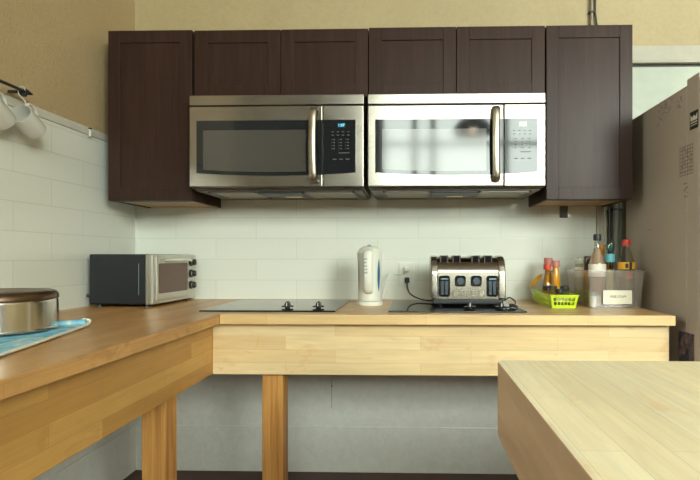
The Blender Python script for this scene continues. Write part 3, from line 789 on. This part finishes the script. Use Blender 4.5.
# ------------------------------------------------------------------ sauces: basket and bin
def frame_box(bm, x0, x1, y0, y1, z0, z1, tp, th, rim=0):
    """open-topped tapering container: tp = how much wider each side is at the top"""
    b = bmesh.new()
    def ring(ins, z, k): return [b.verts.new(p) for p in ((x0-tp*k+ins, y0-tp*k+ins, z), (x1+tp*k-ins, y0-tp*k+ins, z), (x1+tp*k-ins, y1+tp*k-ins, z), (x0-tp*k+ins, y1+tp*k-ins, z))]
    R_ = [ring(0, z0, 0), ring(0, z1, 1), ring(th, z1, 1), ring(th, z0+th, 0)]
    for a, c_ in zip(R_, R_[1:]):
        for i in range(4): b.faces.new((a[i], a[(i+1) % 4], c_[(i+1) % 4], c_[i]))
    b.faces.new(R_[0][::-1]); b.faces.new(R_[3])
    ed = [e for e in b.edges if abs(e.verts[0].co.z-e.verts[1].co.z) > .02]
    bmesh.ops.bevel(b, geom=ed, offset=min(.012, (x1-x0)*.1), segments=3, profile=.5, affect='EDGES')
    bmesh.ops.recalc_face_normals(b, faces=b.faces[:]); merge(bm, b)
    if rim:
        for a0, a1, b0, b1 in ((x0-tp-rim, x1+tp+rim, y0-tp-rim, y0-tp+.001), (x0-tp-rim, x1+tp+rim, y1+tp-.001, y1+tp+rim), (x0-tp-rim, x0-tp+.001, y0-tp, y1+tp), (x1+tp-.001, x1+tp+rim, y0-tp, y1+tp)):
            bx(bm, a0, a1, b0, b1, z1-.004, z1, .001)
r = thing('plastic_bin', 'clear cloudy plastic bin of sauce bottles with a white paper label, beside the refrigerator', 'bin', (.855, -.27, CT))
bm = B(); frame_box(bm, -.108, .108, -.152, .152, 0, .158, .010, .0025, .004); obj('tub', bm, M['bin'], r)
bm = B(); bx(bm, -.058, .062, -.1645, -.1630, .018, .076, .0004, 1, Matrix.Rotation(math.radians(0), 4, 'X')); lb = obj('paper_label', bm, M['paper'], r)
text('label_text', 'FREE STUFF', .0135, (.004, -.1648, .049), (math.radians(90), 0, 0), M['ink'], lb)
r = thing('lime_basket', 'small lime green plastic basket of spice jars in front of the yellow sauces', 'basket', (.636, -.275, CT))
def basket():
    x0, x1, y0, y1, h, tp, t_ = -.050, .050, -.150, .190, .056, .010, .0025
    bm = B(); bx(bm, x0, x1, y0, y1, 0, .003, .001)
    def wall(p0, p1, n, out):
        # slotted wall from p0 to p1 (floor level), leaning outward by tp
        L_ = (Vector(p1)-Vector(p0)); e = Vector(out)*tp
        def slab(u0, u1, k0, k1):
            b = bmesh.new(); c_ = []
            for dk in (0, t_):
                for u, k in ((u0, k0), (u1, k0), (u1, k1), (u0, k1)):
                    q = Vector(p0)+L_*u+e*k+Vector((0, 0, h*k))-Vector(out)*dk
                    side = L_.normalized()*tp*k*(2*u-1)
                    c_.append(b.verts.new(q+side))
            for f in ((0, 1, 2, 3), (7, 6, 5, 4), (0, 4, 5, 1), (1, 5, 6, 2), (2, 6, 7, 3), (3, 7, 4, 0)): b.faces.new([c_[i] for i in f])
            bmesh.ops.recalc_face_normals(b, faces=b.faces[:]); merge(bm, b)
        slab(0, 1, 0, .22); slab(0, 1, .78, 1); slab(0, 1, .46, .54); slab(0, .10, .2, .8); slab(.90, 1, .2, .8)
        for i in range(1, n):
            u = .10+.80*i/n; slab(u-.022*4/n*1.2, u+.022*4/n*1.2, .2, .8)
    wall((x0, y0, 0), (x1, y0, 0), 6, (0, -1, 0)); wall((x1, y1, 0), (x0, y1, 0), 6, (0, 1, 0))
    wall((x0, y1, 0), (x0, y0, 0), 16, (-1, 0, 0)); wall((x1, y0, 0), (x1, y1, 0), 16, (1, 0, 0))
    k = tp+.004
    for a0, a1, b0, b1 in ((x0-k, x1+k, y0-k, y0-tp+.001), (x0-k, x1+k, y1+tp-.001, y1+k), (x0-k, x0-tp+.001, y0-k, y1+k), (x1+tp-.001, x1+k, y0-k, y1+k)): bx(bm, a0, a1, b0, b1, h-.005, h, .001)
    return bm
obj('slotted_tub', basket(), M['lime'], r)

def bottle(name, lab, cat, x, y, z, H, R, neck, glass, fill, capm, capH, label=None, fillz=.6, shoulder=.62, group=None, tilt=0, extra=None, cone=False, capR=None):
    rt = thing(name, lab, cat, (x, y, z), 0, group)
    if tilt: rt.rotation_euler = (0, math.radians(tilt), 0)
    hc = H-capH
    if cone: pr = [(0, 0), (R*.92, 0), (R, .006), (R*.98, hc*.2), (neck, hc*.93), (neck, hc), (0, hc)]
    else: pr = [(0, 0), (R*.9, 0), (R, .006), (R, hc*shoulder), (R*.93, hc*(shoulder+.06)), (neck*1.35, hc*(shoulder+.24)), (neck, hc*(shoulder+.30)), (neck, hc), (0, hc)]
    bm = B(); lathe(bm, pr, 28); obj('glass_body', bm, glass, rt)
    if fill:
        top = hc*fillz; q = []
        for i, (a, b_) in enumerate(pr[:-1]):
            if b_ <= top: q.append((max(a-.0018, 0), b_+(.002 if b_ < .004 else 0)))
            else:
                a0, b0 = pr[i-1]; t_ = (top-b0)/(b_-b0); q.append((a0+(a-a0)*t_-.0018, top)); break
        q.append((0, q[-1][1])); bm = B(); lathe(bm, q, 28); obj('contents', bm, fill, rt)
    cr = capR or neck+.003
    bm = B(); lathe(bm, [(neck*.9, hc-.002), (cr, hc-.001), (cr, H-.002), (cr-.002, H), (0, H)], 28)
    for k in range(14):
        a = k*2*math.pi/14; bx(bm, cr-.001, cr+.0007, -.0008, .0008, hc+.001, H-.003, mtx=Matrix.Rotation(a, 4, 'Z'))
    obj('cap', bm, capm, rt)
    if label:
        m_, z0, z1 = label; bm = B(); lathe(bm, [(R+.0002, z0), (R+.0009, z0), (R+.0009, z1), (R+.0002, z1)], 28); lo = obj('label_band', bm, m_, rt)
    if extra: extra(rt, R)
    return rt
ZB = CT+.0032      # inside floor of the bin
ZK = CT+.0034      # inside floor of the basket
bottle('sauce_bottle', 'tallest clear bottle with black cap and white label in the plastic bin', 'bottle', .800, -.355, ZB, .312, .036, .0125, M['glass'], M['rose'], M['black'], .026, (mat('white_label', lin(222, 216, 204), .6), .128, .182), .88, .60)
bottle('squeeze_bottle', 'yellow bottle standing behind the tall black-capped bottle in the bin', 'bottle', .871, -.218, ZB, .262, .029, .012, M['amber'], M['yellow'], M['orange'], .022, (M['yellow'], .10, .22), .9, .82)
bottle('spice_bottle', 'narrow bottle of cream powder with teal cap and light blue band in the bin', 'bottle', .873, -.305, ZB, .268, .021, .016, M['glass'], M['cream'], M['teal'], .028, (M['sky'], .19, .226), .66, .86)
def yl(rt, R):
    bm = B()
    for a, z0, z1, m_ in ((-1.9, .165, .185, M['ink']), (-1.45, .158, .190, M['ink'])): bx(bm, R+.0006, R+.0016, -.006, .006, z0, z1, mtx=Matrix.Rotation(a, 4, 'Z'))
    obj('dark_print', bm, M['ink'], rt)
    bm = B(); bx(bm, R+.0004, R+.0016, -.011, .011, .135, .145, mtx=Matrix.Rotation(-1.6, 4, 'Z')); bx(bm, R+.0004, R+.0016, -.014, .014, .122, .130, mtx=Matrix.Rotation(-1.6, 4, 'Z')); obj('red_print', bm, M['red'], rt)
bottle('vinegar_bottle', 'clear bottle with red cap and yellow-black label nearest the refrigerator', 'bottle', .921, -.366, ZB, .288, .034, .0125, M['glass'], clear('pale_vinegar', lin(226, 206, 160), .06, .25, lin(190, 160, 110)), M['red'], .026, (M['yellow'], .160, .190), .62, .68, extra=yl)
bottle('salt_shaker', 'glass shaker with white cap at the back left of the plastic bin', 'shaker', .772, -.20, ZB, .205, .019, .014, M['glass'], M['salt'], M['white'], .022, (M['paper'], .12, .165), .8, .84)
bottle('pepper_shaker', 'brown glass shaker behind the plastic bin front, left of the tall black-capped bottle', 'shaker', .815, -.185, ZB, .216, .018, .013, M['brownglass'], M['brownglass'], mat('bronze_cap', lin(120, 88, 58), .35, .6), .026, None, .8, .84)
bottle('small_jar', 'small white jar low in the front left of the plastic bin', 'jar', .767, -.397, ZB, .065, .0155, .013, M['ceramic'], None, M['slate'], .016, None)
# sachets and packets lying in the bottom of the bin
def packet(x, y, z, w_, d_, h_, m_, lab, rz=0, ry=0):
    bm = B(); b = bmesh.new(); bmesh.ops.create_grid(b, x_segments=8, y_segments=8, size=.5)
    top = []
    for v in b.verts: k = max(0, (1-(2*v.co.x)**4)*(1-(2*v.co.y)**4)); v.co.z = k
    for s in (1, -1):
        c_ = b.copy(); 
        for v in c_.verts: v.co = Vector((v.co.x*w_, v.co.y*d_, s*v.co.z*h_/2))
        merge(bm, c_)
    b.free(); bmesh.ops.remove_doubles(bm, verts=bm.verts[:], dist=1e-5); bmesh.ops.recalc_face_normals(bm, faces=bm.faces[:])
    o = obj('sauce_packet', bm, m_); tag(o, lab, 'packet', loc=(x, y, z)); o.rotation_euler = (0, math.radians(ry), math.radians(rz)); return o
packet(.861, -.401, ZB+.0075, .048, .034, .014, M['mauve'], 'mauve packet flat in the bottom of the bin behind the paper label', 8)
packet(.893, -.149, ZB+.008, .085, .048, .015, M['pink'], 'pinkish packet in the bottom of the bin at the back right', -14)
packet(.928, -.295, ZB+.006, .048, .04, .011, M['white'], 'white packet in the bottom of the bin behind the red-capped bottle', 20)
# basket contents
k = packet(.592, -.110, ZK+.098, .085, .055, .020, M['yellow'], 'mustard yellow pouch sticking out at the back left of the lime basket', 0, -48)
k.name = 'sauce_pouch'
bottle('sauce_jar', 'narrow jar with mustard yellow lid between the two cone-shaped amber bottles', 'jar', .666, -.170, ZK, .150, .0155, .013, M['amber'], M['yellow'], M['yellow'], .022, None, .9, .8)
bottle('sauce_bottle', 'slim glass bottle with red cap and amber sauce in the lime basket', 'bottle', .607, -.268, ZK, .180, .0195, .010, M['glass'], M['amber'], M['red'], .024, (M['ink'], .062, .082), .85, .35, capR=.0165)
g = 'amber sauces with pinkish caps'
bottle('squeeze_bottle', 'amber cone-shaped bottle with pinkish cap leaning at the back of the lime basket', 'bottle', .648, -.125, ZK, .208, .031, .013, M['amber'], M['yellow'], M['pink'], .030, None, .9, group=g, cone=True, capR=.020)
bottle('squeeze_bottle', 'amber cone-shaped bottle with pinkish cap next to the clear plastic bin', 'bottle', .657, -.222, ZK, .196, .026, .013, M['amber'], M['yellow'], M['pink'], .028, None, .9, group=g, cone=True, capR=.019)
gj = 'black-lidded spice jars in the lime basket'
for x, y, h_, lab in ((.612, -.335, .086, 'spice jar with black lid at the left front of the lime basket'), (.628, -.388, .075, 'spice jar with black lid in the middle front of the lime basket'), (.662, -.345, .084, 'spice jar with black lid on the right in the lime basket, beside the bin')):
    bottle('spice_jar', lab, 'jar', x, y, ZK, h_, .0185, .0165, M['glass'], mat('spice_fill', lin(*random.choice([(150, 140, 120), (120, 110, 100), (196, 190, 176)])), .7), M['black'], .018, (M['paper'], .022, .046), .75, .86, group=gj, capR=.0185)

# ------------------------------------------------------------------ pendant lamp behind the camera (mirrored in the right microwave)
r = thing('pendant_lamp', 'dark dome pendant lamp, mirrored in the right microwave window', 'lamp', (.60, -3.42, 2.33))
bm = B(); lathe(bm, [(.20, 0), (.202, .004), (.185, .07), (.13, .13), (.05, .165), (.03, .20), (0, .20)], 40)
lathe(bm, [(.196, .002), (.18, .068), (.125, .125), (.045, .158), (0, .16)], 40); obj('lamp_shade', bm, M['black'], r)
bm = B(); lathe(bm, [(0, .02), (.03, .028), (.042, .06), (.03, .10), (.016, .15), (0, .15)], 24); obj('bulb', bm, M['bulb'], r)
bm = B(); tube(bm, [(0, 0, .195), (0, 0, 1.82)], .004, 8, 0); obj('cord', bm, M['black'], r)
